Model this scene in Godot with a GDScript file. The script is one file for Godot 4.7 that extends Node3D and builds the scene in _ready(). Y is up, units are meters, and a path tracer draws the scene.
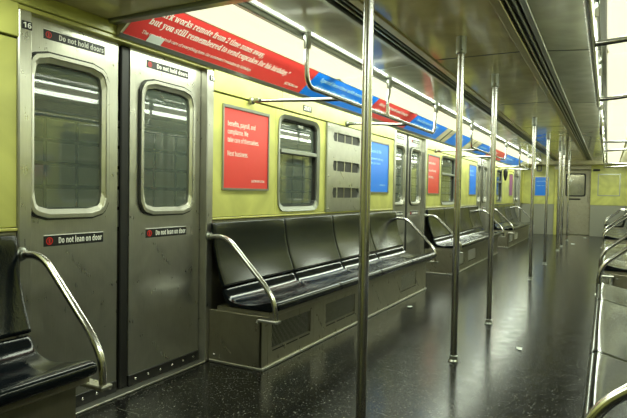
extends Node3D
# Inside a subway car. Left wall x = 0, right wall x = W, the car runs along -z. Camera near the right-hand benches.
const W := 2.80
const END_Z := -17.75
const BACK_Z := 1.6
const DOOR_W := 1.355
const LEFT_DOORS := [-1.525, -6.345, -11.165, -15.985]
const RIGHT_DOORS := [-0.13, -4.95, -9.77, -14.59]
const AREA_ENERGY := 2.3

class MB:
	var v := PackedVector3Array()
	var n := PackedVector3Array()
	func tri(a: Vector3, b: Vector3, c: Vector3, na: Vector3, nb: Vector3, nc: Vector3) -> void:
		if (b - a).cross(c - a).dot(na + nb + nc) > 0.0:
			v.append(a); v.append(c); v.append(b); n.append(na); n.append(nc); n.append(nb)
		else:
			v.append(a); v.append(b); v.append(c); n.append(na); n.append(nb); n.append(nc)
	func quad(a: Vector3, b: Vector3, c: Vector3, d: Vector3, nn: Vector3) -> void:
		tri(a, b, c, nn, nn, nn); tri(a, c, d, nn, nn, nn)
	func quad4(a: Vector3, b: Vector3, c: Vector3, d: Vector3, na: Vector3, nb: Vector3, nc: Vector3, nd: Vector3) -> void:
		tri(a, b, c, na, nb, nc); tri(a, c, d, na, nc, nd)
	func box(lo: Vector3, hi: Vector3, bev := 0.0) -> void:
		# a box with chamfered edges
		var c := (lo + hi) * 0.5
		var h := (hi - lo) * 0.5
		var b: float = min(bev, min(h.x, min(h.y, h.z)) * 0.6)
		for ax in 3:
			var a1 := (ax + 1) % 3
			var a2 := (ax + 2) % 3
			for s in [-1.0, 1.0]:
				var p: Array[Vector3] = []
				for q in [[-1.0, -1.0], [1.0, -1.0], [1.0, 1.0], [-1.0, 1.0]]:
					var w := Vector3.ZERO
					w[ax] = s * h[ax]; w[a1] = q[0] * (h[a1] - b); w[a2] = q[1] * (h[a2] - b)
					p.append(c + w)
				var nn := Vector3.ZERO
				nn[ax] = s
				quad(p[0], p[1], p[2], p[3], nn)
			if b > 0.0:
				for s1 in [-1.0, 1.0]:
					for s2 in [-1.0, 1.0]:
						var e := Vector3.ZERO; e[ax] = h[ax] - b
						var w1 := Vector3.ZERO; w1[a1] = s1 * h[a1]; w1[a2] = s2 * (h[a2] - b)
						var w2 := Vector3.ZERO; w2[a1] = s1 * (h[a1] - b); w2[a2] = s2 * h[a2]
						var nn2 := Vector3.ZERO; nn2[a1] = s1; nn2[a2] = s2
						quad(c + w1 - e, c + w1 + e, c + w2 + e, c + w2 - e, nn2.normalized())
		if b > 0.0:
			for sx in [-1.0, 1.0]:
				for sy in [-1.0, 1.0]:
					for sz in [-1.0, 1.0]:
						var k := Vector3(sx, sy, sz).normalized()
						tri(c + Vector3(sx * h.x, sy * (h.y - b), sz * (h.z - b)), c + Vector3(sx * (h.x - b), sy * h.y, sz * (h.z - b)), c + Vector3(sx * (h.x - b), sy * (h.y - b), sz * h.z), k, k, k)
	static func sdf(p: Vector2, r: Rect2, rad: float) -> float:
		var c := r.get_center()
		var h := r.size * 0.5
		var q := (p - c).abs() - h + Vector2(rad, rad)
		return Vector2(max(q.x, 0.0), max(q.y, 0.0)).length() + min(max(q.x, q.y), 0.0) - rad
	static func hit(r: Rect2, rad: float, c: Vector2, dir: Vector2) -> Vector2:
		var lo := 0.0
		var hi := 20.0
		for i in 32:
			var m := (lo + hi) * 0.5
			if sdf(c + dir * m, r, rad) < 0.0: lo = m
			else: hi = m
		return c + dir * lo
	static func angles(rects: Array, c: Vector2, k := 40) -> Array:
		var a := []
		for i in k: a.append(TAU * i / k - PI)
		for r in rects:
			for q in [r.position, r.end, Vector2(r.position.x, r.end.y), Vector2(r.end.x, r.position.y)]:
				a.append((q - c).angle())
		a.sort()
		return a
	func ring(outer: Rect2, orad: float, inner: Rect2, irad: float, z0: float, z1: float, zi := -9.0) -> void:
		# a flat frame in x,y between two rounded rectangles, from z0 (back) to z1 (front); zi: height of the inner lip
		var c := inner.get_center()
		var an := angles([outer, inner], c)
		var z2 := z1 if zi < -8.0 else zi
		var k := an.size()
		for i in k:
			var d0 := Vector2.from_angle(an[i]); var d1 := Vector2.from_angle(an[(i + 1) % k])
			if d0.distance_to(d1) < 0.0001: continue
			var o0 := hit(outer, orad, c, d0); var o1 := hit(outer, orad, c, d1)
			var i0 := hit(inner, irad, c, d0); var i1 := hit(inner, irad, c, d1)
			var fn := Vector3(0, 0, 1)
			if z2 != z1:
				fn = (Vector3(o1.x, o1.y, z1) - Vector3(o0.x, o0.y, z1)).cross(Vector3(i0.x, i0.y, z2) - Vector3(o0.x, o0.y, z1)).normalized()
				if fn.z < 0.0: fn = -fn
			quad(Vector3(o0.x, o0.y, z1), Vector3(o1.x, o1.y, z1), Vector3(i1.x, i1.y, z2), Vector3(i0.x, i0.y, z2), fn)
			quad(Vector3(o0.x, o0.y, z0), Vector3(o1.x, o1.y, z0), Vector3(i1.x, i1.y, z0), Vector3(i0.x, i0.y, z0), Vector3(0, 0, -1))
			var en := (o1 - o0).orthogonal().normalized()
			if en.dot((o0 + o1) * 0.5 - c) < 0.0: en = -en
			quad(Vector3(o0.x, o0.y, z0), Vector3(o1.x, o1.y, z0), Vector3(o1.x, o1.y, z1), Vector3(o0.x, o0.y, z1), Vector3(en.x, en.y, 0))
			var jn := (i1 - i0).orthogonal().normalized()
			if jn.dot((i0 + i1) * 0.5 - c) > 0.0: jn = -jn
			quad(Vector3(i0.x, i0.y, z0), Vector3(i1.x, i1.y, z0), Vector3(i1.x, i1.y, z2), Vector3(i0.x, i0.y, z2), Vector3(jn.x, jn.y, 0))
	func plate(r: Rect2, rad: float, z0: float, z1: float) -> void:
		var c := r.get_center()
		var an := angles([r], c, 40 if rad > 0.0 else 4)
		var k := an.size()
		for i in k:
			var d0 := Vector2.from_angle(an[i]); var d1 := Vector2.from_angle(an[(i + 1) % k])
			if d0.distance_to(d1) < 0.0001: continue
			var o0 := hit(r, rad, c, d0); var o1 := hit(r, rad, c, d1)
			for z in [z0, z1]:
				var nn := Vector3(0, 0, 1 if z == z1 else -1)
				tri(Vector3(c.x, c.y, z), Vector3(o0.x, o0.y, z), Vector3(o1.x, o1.y, z), nn, nn, nn)
			var en := (o1 - o0).orthogonal().normalized()
			if en.dot((o0 + o1) * 0.5 - c) < 0.0: en = -en
			quad(Vector3(o0.x, o0.y, z0), Vector3(o1.x, o1.y, z0), Vector3(o1.x, o1.y, z1), Vector3(o0.x, o0.y, z1), Vector3(en.x, en.y, 0))
	func tube(path: Array, rad: float, sides := 12, caps := true) -> void:
		var k := path.size()
		var up := Vector3(0, 1, 0)
		var prev: Array = []
		var prevn: Array = []
		var t0: Vector3 = (path[1] - path[0]).normalized()
		if abs(t0.dot(up)) > 0.9: up = Vector3(1, 0, 0)
		var x := t0.cross(up).normalized()
		for i in k:
			var t: Vector3
			if i == 0: t = t0
			elif i == k - 1: t = (path[i] - path[i - 1]).normalized()
			else: t = ((path[i + 1] - path[i]).normalized() + (path[i] - path[i - 1]).normalized()).normalized()
			x = (x - t * x.dot(t)).normalized()
			var y := t.cross(x)
			var cur: Array = []
			var curn: Array = []
			for j in sides:
				var a := TAU * j / sides
				var d := x * cos(a) + y * sin(a)
				cur.append(path[i] + d * rad); curn.append(d)
			if i > 0:
				for j in sides:
					var j2 := (j + 1) % sides
					quad4(prev[j], prev[j2], cur[j2], cur[j], prevn[j], prevn[j2], curn[j2], curn[j])
			if caps and (i == 0 or i == k - 1):
				var nn := -t if i == 0 else t
				for j in sides: tri(path[i], cur[j], cur[(j + 1) % sides], nn, nn, nn)
			prev = cur; prevn = curn
	func lathe(prof: Array, at: Vector3, sides := 20) -> void:
		# profile of Vector2(radius, y), turned about y
		for i in prof.size() - 1:
			var p: Vector2 = prof[i]; var q: Vector2 = prof[i + 1]
			var e := q - p
			var nn := Vector2(e.y, -e.x).normalized()
			if nn.x < -0.01: nn = -nn
			for j in sides:
				var a := TAU * j / sides; var b := TAU * (j + 1) / sides
				var da := Vector3(cos(a), 0, sin(a)); var db := Vector3(cos(b), 0, sin(b))
				var na := da * nn.x + Vector3(0, nn.y, 0); var nb := db * nn.x + Vector3(0, nn.y, 0)
				quad4(at + da * p.x + Vector3(0, p.y, 0), at + db * p.x + Vector3(0, p.y, 0), at + db * q.x + Vector3(0, q.y, 0), at + da * q.x + Vector3(0, q.y, 0), na, nb, nb, na)
	func extrude(poly: PackedVector2Array, x0: float, x1: float, smooth := false) -> void:
		# polygon of (z, y) swept along x
		var k := poly.size()
		var area := 0.0
		for i in k: area += poly[i].cross(poly[(i + 1) % k])
		var ens: Array = []
		for i in k:
			var e := poly[(i + 1) % k] - poly[i]
			var nn := Vector2(e.y, -e.x).normalized()
			if area < 0.0: nn = -nn
			ens.append(nn)
		for i in k:
			var j := (i + 1) % k
			var n0: Vector2 = ens[i]; var n1: Vector2 = ens[i]
			if smooth:
				if ens[(i + k - 1) % k].dot(ens[i]) > 0.6: n0 = (ens[(i + k - 1) % k] + ens[i]).normalized()
				if ens[j].dot(ens[i]) > 0.6: n1 = (ens[j] + ens[i]).normalized()
			quad4(Vector3(x0, poly[i].y, poly[i].x), Vector3(x1, poly[i].y, poly[i].x), Vector3(x1, poly[j].y, poly[j].x), Vector3(x0, poly[j].y, poly[j].x), Vector3(0, n0.y, n0.x), Vector3(0, n0.y, n0.x), Vector3(0, n1.y, n1.x), Vector3(0, n1.y, n1.x))
		var ids := Geometry2D.triangulate_polygon(poly)
		for t in range(0, ids.size(), 3):
			for x in [x0, x1]:
				var nx := Vector3(-1 if x == min(x0, x1) else 1, 0, 0)
				var a := poly[ids[t]]; var b := poly[ids[t + 1]]; var c := poly[ids[t + 2]]
				tri(Vector3(x, a.y, a.x), Vector3(x, b.y, b.x), Vector3(x, c.y, c.x), nx, nx, nx)
	func mesh() -> ArrayMesh:
		var arr := []
		arr.resize(Mesh.ARRAY_MAX)
		arr[Mesh.ARRAY_VERTEX] = v
		arr[Mesh.ARRAY_NORMAL] = n
		var m := ArrayMesh.new()
		m.add_surface_from_arrays(Mesh.PRIMITIVE_TRIANGLES, arr)
		return m

var M := {}
var used := {}

func numbered(called: String) -> String:
	var k: int = used.get(called, 0)
	used[called] = k + 1
	return called if k == 0 else "%s_%03d" % [called, k]

func thing(called: String, label: String, category: String, at := Vector3.ZERO, turn := 0.0, group := "") -> Node3D:
	var o := Node3D.new()
	o.name = numbered(called)
	add_child(o)
	o.position = at
	o.rotation.y = turn
	o.set_meta("label", label)
	o.set_meta("category", category)
	if group: o.set_meta("group", group)
	return o

func struct(called: String, label: String, category: String, at := Vector3.ZERO, turn := 0.0) -> Node3D:
	var o := Node3D.new()
	o.name = called
	add_child(o)
	o.position = at
	o.rotation.y = turn
	o.set_meta("kind", "structure")
	o.set_meta("label", label)
	o.set_meta("category", category)
	return o

func part(called: String, what, m: Material, parent: Node, label := "") -> MeshInstance3D:
	var o := MeshInstance3D.new()
	o.name = called
	o.mesh = what.mesh() if what is MB else what
	o.material_override = m
	parent.add_child(o, true)
	if label: o.set_meta("label", label)
	return o

func bx(lo: Vector3, hi: Vector3, bev := 0.002) -> MB:
	var b := MB.new()
	b.box(lo, hi, bev)
	return b

func R(x0: float, x1: float, y0: float, y1: float) -> Rect2:
	return Rect2(min(x0, x1), min(y0, y1), abs(x1 - x0), abs(y1 - y0))

func fillet(path: Array, rad: float, k := 7) -> Array:
	var out := [path[0]]
	for i in range(1, path.size() - 1):
		var p: Vector3 = path[i]
		var a: Vector3 = path[i - 1] - p
		var b: Vector3 = path[i + 1] - p
		var r: float = min(rad, min(a.length(), b.length()) * 0.48)
		var p0 := p + a.normalized() * r
		var p2 := p + b.normalized() * r
		for j in k + 1:
			var t := float(j) / k
			out.append(p0 * (1 - t) * (1 - t) + p * 2 * t * (1 - t) + p2 * t * t)
	out.append(path[-1])
	return out

func letters(s: String, size: float, serif := false, italic := false, bold := true) -> TextMesh:
	var f := SystemFont.new()
	f.font_names = PackedStringArray(["Droid Serif" if serif else "Droid Sans"])
	f.font_italic = italic
	f.font_weight = 700 if bold else 400
	var t := TextMesh.new()
	t.text = s
	t.font = f
	t.font_size = 32
	t.pixel_size = size / 32.0
	t.depth = 0.0006
	t.curve_step = 2.0
	return t

func write(s: String, size: float, at: Vector3, m: Material, parent: Node, serif := false, italic := false, bold := true, width := 0.0, left := false) -> MeshInstance3D:
	var t := letters(s, size, serif, italic, bold)
	if left: t.horizontal_alignment = HORIZONTAL_ALIGNMENT_LEFT
	var o := part("lettering", t, m, parent)
	o.position = at
	if width > 0.0: o.scale.x = width / max(t.get_aabb().size.x, 0.001)
	return o

# ---------------------------------------------------------------- materials
func tex(size: int, f: Callable) -> ImageTexture:
	var im := Image.create(size, size, true, Image.FORMAT_RGB8)
	for y in size:
		for x in size:
			im.set_pixel(x, y, f.call(x, y))
	im.generate_mipmaps()
	return ImageTexture.create_from_image(im)

func mat(c: Color, rough: float, metal := 0.0) -> StandardMaterial3D:
	var m := StandardMaterial3D.new()
	m.albedo_color = c
	m.roughness = rough
	m.metallic = metal
	return m

func tri(m: StandardMaterial3D, t: Texture2D, scale: Vector3) -> StandardMaterial3D:
	m.albedo_texture = t
	m.uv1_triplanar = true
	m.uv1_world_triplanar = true
	m.uv1_scale = scale
	return m

func seamless(noise: FastNoiseLite, x: int, y: int, size: int) -> float:
	# tiles by wrapping the noise round a torus
	var a := TAU * x / size
	var b := TAU * y / size
	var r := size / TAU
	return noise.get_noise_3d(cos(a) * r + 11.0 * sin(b), sin(a) * r + cos(b) * r, sin(b) * r)

func materials() -> void:
	var rng := RandomNumberGenerator.new()
	rng.seed = 7
	var nz := FastNoiseLite.new()
	nz.seed = 3
	nz.frequency = 0.02
	nz.fractal_octaves = 4
	# dark speckled floor with scuffs
	var N := 1024
	var base := Image.create(N, N, true, Image.FORMAT_RGB8)
	var rough := Image.create(N, N, true, Image.FORMAT_RGB8)
	for y in N:
		for x in N:
			var g := seamless(nz, x, y, N)
			var k := 0.085 + 0.03 * g
			base.set_pixel(x, y, Color(k, k * 1.0, k * 0.97))
			var q := 0.21 + 0.05 * g
			rough.set_pixel(x, y, Color(q, q, q))
	for i in 13000:
		var b := rng.randf_range(0.15, 0.50)
		var x := rng.randi() % N
		var y := rng.randi() % N
		var c := Color(b, b, b * 0.93)
		base.set_pixel(x, y, c)
		var big := 2 if rng.randf() < 0.75 else 3
		for dx in big:
			for dy in big:
				if rng.randf() < 0.85: base.set_pixel((x + dx) % N, (y + dy) % N, c)
	for i in 42:
		# scuff strokes and dried splashes
		var p := Vector2(rng.randf() * N, rng.randf() * N)
		var a := rng.randf() * TAU
		for s in rng.randi_range(20, 90):
			p += Vector2.from_angle(a)
			a += rng.randf_range(-0.07, 0.07)
			var c := base.get_pixel(posmod(int(p.x), N), posmod(int(p.y), N))
			for wd in 3: base.set_pixel(posmod(int(p.x) + wd, N), posmod(int(p.y), N), c.lerp(Color(0.5, 0.5, 0.47), rng.randf_range(0.1, 0.5)))
	base.generate_mipmaps()
	rough.generate_mipmaps()
	M.floor = tri(mat(Color(1, 1, 1), 1.0), ImageTexture.create_from_image(base), Vector3.ONE * 0.42)
	M.floor.roughness_texture = ImageTexture.create_from_image(rough)
	M.floor.roughness = 1.0
	M.floor.metallic_specular = 0.24
	# brushed stainless steel: streaks running one way, smudges
	var fine := FastNoiseLite.new()
	fine.seed = 9
	fine.frequency = 0.35
	var steel_v := tex(256, func(x, y): var k = 0.93 + 0.035 * fine.get_noise_2d(x, y * 0.04) + 0.04 * seamless(nz, x, y, 256); return Color(k, k, k))
	var steel_r := tex(256, func(x, y): var k = 0.31 + 0.03 * fine.get_noise_2d(x, y * 0.04) + 0.06 * seamless(nz, x + 70, y, 256); return Color(k, k, k))
	for e in [["steel", Color(0.79, 0.785, 0.745)], ["steel_dark", Color(0.72, 0.70, 0.62)]]:
		var m := tri(mat(e[1], 1.0, 0.92), steel_v, Vector3.ONE * 1.7)
		m.roughness_texture = steel_r
		M[e[0]] = m
	M.chrome = mat(Color(0.80, 0.79, 0.77), 0.22, 1.0)
	M.tube = mat(Color(0.77, 0.76, 0.755), 0.26, 1.0)
	M.grey = mat(Color(0.56, 0.56, 0.51), 0.35)
	M.alu = mat(Color(0.60, 0.61, 0.58), 0.32, 0.85)
	# yellow laminate, faintly soiled
	var grime := tex(256, func(x, y): var k = 0.94 + 0.12 * seamless(nz, x, y, 256); return Color(k, k, k * 0.98))
	M.yellow = tri(mat(Color(0.785, 0.785, 0.45), 0.34), grime, Vector3.ONE * 0.7)
	M.yellow_trim = tri(mat(Color(0.78, 0.77, 0.43), 0.3), grime, Vector3.ONE * 0.7)
	M.cream = tri(mat(Color(0.80, 0.77, 0.66), 0.4), grime, Vector3.ONE * 0.9)
	M.ceiling = tri(mat(Color(0.81, 0.77, 0.62), 0.09), grime, Vector3.ONE * 0.6)
	M.ceiling_side = tri(mat(Color(0.76, 0.76, 0.72), 0.1), grime, Vector3.ONE * 0.6)
	M.gold = mat(Color(0.62, 0.57, 0.38), 0.3, 0.7)
	M.black = mat(Color(0.035, 0.035, 0.035), 0.5)
	M.rubber = mat(Color(0.06, 0.06, 0.055), 0.55)
	M.gasket = mat(Color(0.12, 0.12, 0.1), 0.5)
	# black moulded seat, fine orange-peel surface
	var peel := FastNoiseLite.new()
	peel.seed = 21
	peel.frequency = 0.12
	var pim := Image.create(256, 256, false, Image.FORMAT_RGB8)
	for y in 256:
		for x in 256:
			var k := 0.5 + 0.5 * peel.get_noise_2d(x, y)
			pim.set_pixel(x, y, Color(k, k, k))
	pim.bump_map_to_normal_map(1.6)
	pim.generate_mipmaps()
	M.seat = mat(Color(0.05, 0.065, 0.08), 0.11)
	M.seat.metallic_specular = 0.4
	M.seat.normal_enabled = true
	M.seat.normal_texture = ImageTexture.create_from_image(pim)
	M.seat.normal_scale = 0.22
	M.seat.uv1_triplanar = true
	M.seat.uv1_world_triplanar = true
	M.seat.uv1_scale = Vector3.ONE * 3.0
	M.red = mat(Color(0.83, 0.24, 0.23), 0.3)
	M.blue = mat(Color(0.03, 0.47, 0.93), 0.3)
	M.purple = mat(Color(0.55, 0.28, 0.45), 0.3)
	M.white = mat(Color(0.93, 0.93, 0.9), 0.5)
	M.pale_blue = mat(Color(0.68, 0.88, 0.99), 0.5)
	M.paper = mat(Color(0.82, 0.84, 0.82), 0.7)
	M.flag_red = mat(Color(0.7, 0.25, 0.12), 0.5)
	M.flag_blue = mat(Color(0.12, 0.13, 0.3), 0.5)
	M.sign_red = mat(Color(0.75, 0.1, 0.08), 0.5)
	M.glass = mat(Color(0.55, 0.6, 0.55, 0.16), 0.02)
	M.glass.transparency = BaseMaterial3D.TRANSPARENCY_ALPHA
	M.lens = mat(Color(0.9, 0.9, 0.8), 0.4)
	M.lens.emission_enabled = true
	M.lens.emission = Color(1.0, 1.0, 0.86)
	M.lens.emission_energy_multiplier = 1.0
	M.tile = []
	for i in 4:
		var k := 0.56 + 0.05 * i
		M.tile.append(mat(Color(k, k * 1.01, k * 0.93), 0.28))
	M.grout = mat(Color(0.04, 0.04, 0.035), 0.8)
	M.concrete = tri(mat(Color(0.3, 0.29, 0.26), 0.9), grime, Vector3.ONE * 0.5)

# ---------------------------------------------------------------- the shell
func ux(side: int, z: float) -> float:
	return -z if side < 0 else z

func turn(side: int) -> float:
	return PI / 2 if side < 0 else -PI / 2

func wall_x(side: int) -> float:
	return 0.0 if side < 0 else W

var window_count := 0
var door_count := 0

func window_at(side: int, z0: float, z1: float, parent_bay := true) -> void:
	# rounded two-sash window: aluminium frame, upper hopper sash with a ledge, panes
	window_count += 1
	var zc := (z0 + z1) / 2
	var w: float = abs(z1 - z0)
	var t := struct("window_%d" % window_count, "rounded aluminium window with a hopper sash in the %s wall" % ("left" if side < 0 else "right"), "window", Vector3(wall_x(side), 0, zc), turn(side))
	var b := MB.new()
	b.ring(R(-w / 2, w / 2, 0.965, 1.745), 0.10, R(-w / 2 + 0.036, w / 2 - 0.036, 1.003, 1.712), 0.075, -0.05, 0.012, 0.002)
	part("frame", b, M.alu, t)
	part("gasket", ring_of(R(-w / 2 + 0.034, w / 2 - 0.034, 1.0, 1.714), 0.075, R(-w / 2 + 0.048, w / 2 - 0.048, 1.015, 1.70), 0.06, -0.045, -0.012), M.gasket, t)
	var tr := part("transom", bx(Vector3(-w / 2 + 0.05, 1.435, -0.04), Vector3(w / 2 - 0.05, 1.468, 0.008), 0.004), M.alu, t)
	part("latch", bx(Vector3(-0.04, 1.655, -0.012), Vector3(0.04, 1.68, 0.01), 0.003), M.alu, t)
	var p := MB.new()
	p.plate(R(-w / 2 + 0.04, w / 2 - 0.04, 1.452, 1.708), 0.05, -0.034, -0.030)
	part("pane", p, M.glass, t)
	var q := MB.new()
	q.plate(R(-w / 2 + 0.04, w / 2 - 0.04, 1.007, 1.452), 0.05, -0.040, -0.036)
	part("pane", q, M.glass, t)

func ring_of(o: Rect2, orad: float, i: Rect2, irad: float, z0: float, z1: float) -> MB:
	var b := MB.new()
	b.ring(o, orad, i, irad, z0, z1)
	return b

var sticker_hold: TextMesh
var sticker_lean: TextMesh

func sticker(leaf: Node3D, y0: float, y1: float, w: float, words: TextMesh, hold: bool) -> void:
	var s := part("warning_sticker", bx(Vector3(-w / 2, y0, 0.0), Vector3(w / 2, y1, 0.0008), 0.0), M.black, leaf, "black warning sticker with white words %s" % ("Do not hold doors" if hold else "Do not lean on door"))
	part("border_line", bx(Vector3(-w / 2, y1 + 0.0, 0.0), Vector3(w / 2, y1 + 0.004, 0.0008), 0.0), M.white, s)
	var r := (y1 - y0) * 0.36
	var d := MB.new()
	d.ring(R(-r, r, -r, r), r, R(-r * 0.72, r * 0.72, -r * 0.72, r * 0.72), r * 0.72, 0.0, 0.0006)
	d.box(Vector3(-r * 0.25, -r * 0.6, 0), Vector3(r * 0.25, r * 0.6, 0.0005))
	var disc := part("prohibition_sign", d, M.sign_red, s)
	disc.position = Vector3(-w / 2 + r * 1.7, (y0 + y1) / 2, 0.0009)
	var t := part("lettering", words, M.white, s)
	t.scale = Vector3(w * 0.74 / words.get_aabb().size.x, (y1 - y0) * 0.62 / words.get_aabb().size.y, 1)
	t.position = Vector3(w * 0.10, (y0 + y1) / 2, 0.0014)

func door_leaf(side: int, zc: float, w: float, first: bool) -> void:
	door_count += 1
	var t := struct("door_%d" % door_count, "stainless steel sliding door leaf with a rounded window", "door", Vector3(wall_x(side), 0, zc), turn(side))
	var wu := -0.033 if side < 0 and first else 0.0
	var hole := R(wu - 0.205, wu + 0.205, 1.01, 1.71)
	var b := MB.new()
	b.ring(R(-w / 2, w / 2, 0.075, 1.905), 0.0, hole, 0.07, -0.075, -0.045)
	part("panel", b, M.steel, t)
	var g := MB.new()
	g.ring(R(wu - 0.238, wu + 0.238, 0.968, 1.762), 0.10, R(wu - 0.225, wu + 0.225, 0.98, 1.75), 0.09, -0.045, -0.036)
	part("gasket", g, M.gasket, t)
	var f := MB.new()
	f.ring(R(wu - 0.228, wu + 0.228, 0.978, 1.752), 0.092, R(wu - 0.212, wu + 0.212, 0.996, 1.735), 0.08, -0.06, -0.026)
	f.ring(R(wu - 0.2125, wu + 0.2125, 0.9955, 1.7355), 0.08, R(wu - 0.192, wu + 0.192, 1.02, 1.71), 0.062, -0.06, -0.034, -0.042)
	part("window_frame", f, M.steel, t)
	var p := MB.new()
	p.plate(R(wu - 0.2, wu + 0.2, 1.015, 1.715), 0.06, -0.060, -0.055)
	part("pane", p, M.glass, t)
	var k := part("kick_strip", bx(Vector3(-w / 2, 0.012, -0.075), Vector3(w / 2, 0.075, -0.038), 0.003), M.rubber, t)
	for i in 6:
		var c := MB.new()
		c.lathe([Vector2(0, 0.004), Vector2(0.005, 0.003), Vector2(0.007, 0)], Vector3.ZERO, 8)
		var o := part("bolt", c, M.chrome, k)
		o.rotation.x = PI / 2
		o.position = Vector3(-w / 2 + w * (i + 0.5) / 6, 0.045, -0.038)
	var holder := Node3D.new()
	holder.name = "sticker_face"
	# stickers lie on the panel's face
	holder.free()
	var face := -0.045
	var up_y := Vector2(1.82, 1.864)
	for e in [[1.82, 1.864, 0.355, sticker_hold, true], [0.842, 0.893, 0.348, sticker_lean, false]]:
		var mark := t.get_child_count()
		sticker(t, e[0], e[1], e[2], e[3], e[4])
		t.get_child(mark).position.z = face

func doorway(side: int, zs: float) -> void:
	# jambs, header, threshold, two leaves with a rubber seam; zs is the end nearer to the camera
	var t: Node3D = get_node("wall_left" if side < 0 else "wall_right")
	for k in 2:
		var za := zs - (0.0 if k == 0 else DOOR_W - 0.065)
		var a := ux(side, za); var c := ux(side, za - 0.065)
		part("door_jamb", bx(Vector3(min(a, c), 0, -0.09), Vector3(max(a, c), 1.905, 0.012), 0.006), M.steel, t)
	var u0: float = min(ux(side, zs), ux(side, zs - DOOR_W))
	part("door_header", bx(Vector3(u0, 1.905, -0.09), Vector3(u0 + DOOR_W, 1.925, 0.004), 0.003), M.yellow_trim, t)
	hang(part("threshold", bx(Vector3(u0 + 0.065, 0.0, -0.09), Vector3(u0 + DOOR_W - 0.065, 0.012, 0.018), 0.003), M.steel, get_node("floor")), side)
	part("seam_rubber", bx(Vector3(u0 + DOOR_W / 2 - 0.045, 0.013, -0.07), Vector3(u0 + DOOR_W / 2 + 0.015, 1.904, -0.05), 0.006), M.rubber, t)
	door_leaf(side, zs - 0.065 - 0.272, 0.535, true)
	door_leaf(side, zs - DOOR_W + 0.065 + 0.302, 0.595, false)

func solid_wall(t: Node3D, side: int, z0: float, z1: float, y0: float, y1: float, called := "panel", proud := 0.0, m: Material = null) -> void:
	var a := ux(side, z0); var c := ux(side, z1)
	part(called, bx(Vector3(min(a, c), y0, -0.07), Vector3(max(a, c), y1, proud), 0.003), m if m else M.yellow, t)

func bay(side: int, z0: float, z1: float, holes: Array) -> void:
	# z0 nearer than z1; holes: [near, far] of windows
	var t: Node3D = get_node("wall_left" if side < 0 else "wall_right")
	var zz := z0
	for h in holes:
		solid_wall(t, side, zz, h[0] + 0.03, 0.945, 1.772)
		var a := ux(side, h[0] + 0.03); var c := ux(side, h[1] - 0.03)
		var b := MB.new()
		b.ring(R(a, c, 0.945, 1.772), 0.0, R(ux(side, h[0]) , ux(side, h[1]), 0.97, 1.742), 0.10, -0.07, 0.0)
		part("panel", b, M.yellow, t)
		window_at(side, h[0], h[1])
		zz = h[1] - 0.03
	solid_wall(t, side, zz, z1, 0.945, 1.772)
	solid_wall(t, side, z0, z1, 0.0, 0.925, "lower_panel", 0.0, M.steel_dark)
	solid_wall(t, side, z0, z1, 0.928, 0.942, "rail_strip", 0.008, M.yellow_trim)
	# upper panels in two lengths, standing a little proud
	var mid := z0 + (z1 - z0) * 0.245
	for e in [[z0, mid + 0.002], [mid - 0.002, z1]]:
		solid_wall(t, side, e[0], e[1], 1.779, 1.925, "upper_panel", 0.012)
	# dark seam behind the joints
	solid_wall(t, side, z0, z1, 0.9, 1.92, "backing", -0.066, M.black) if holes.is_empty() else null

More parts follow.
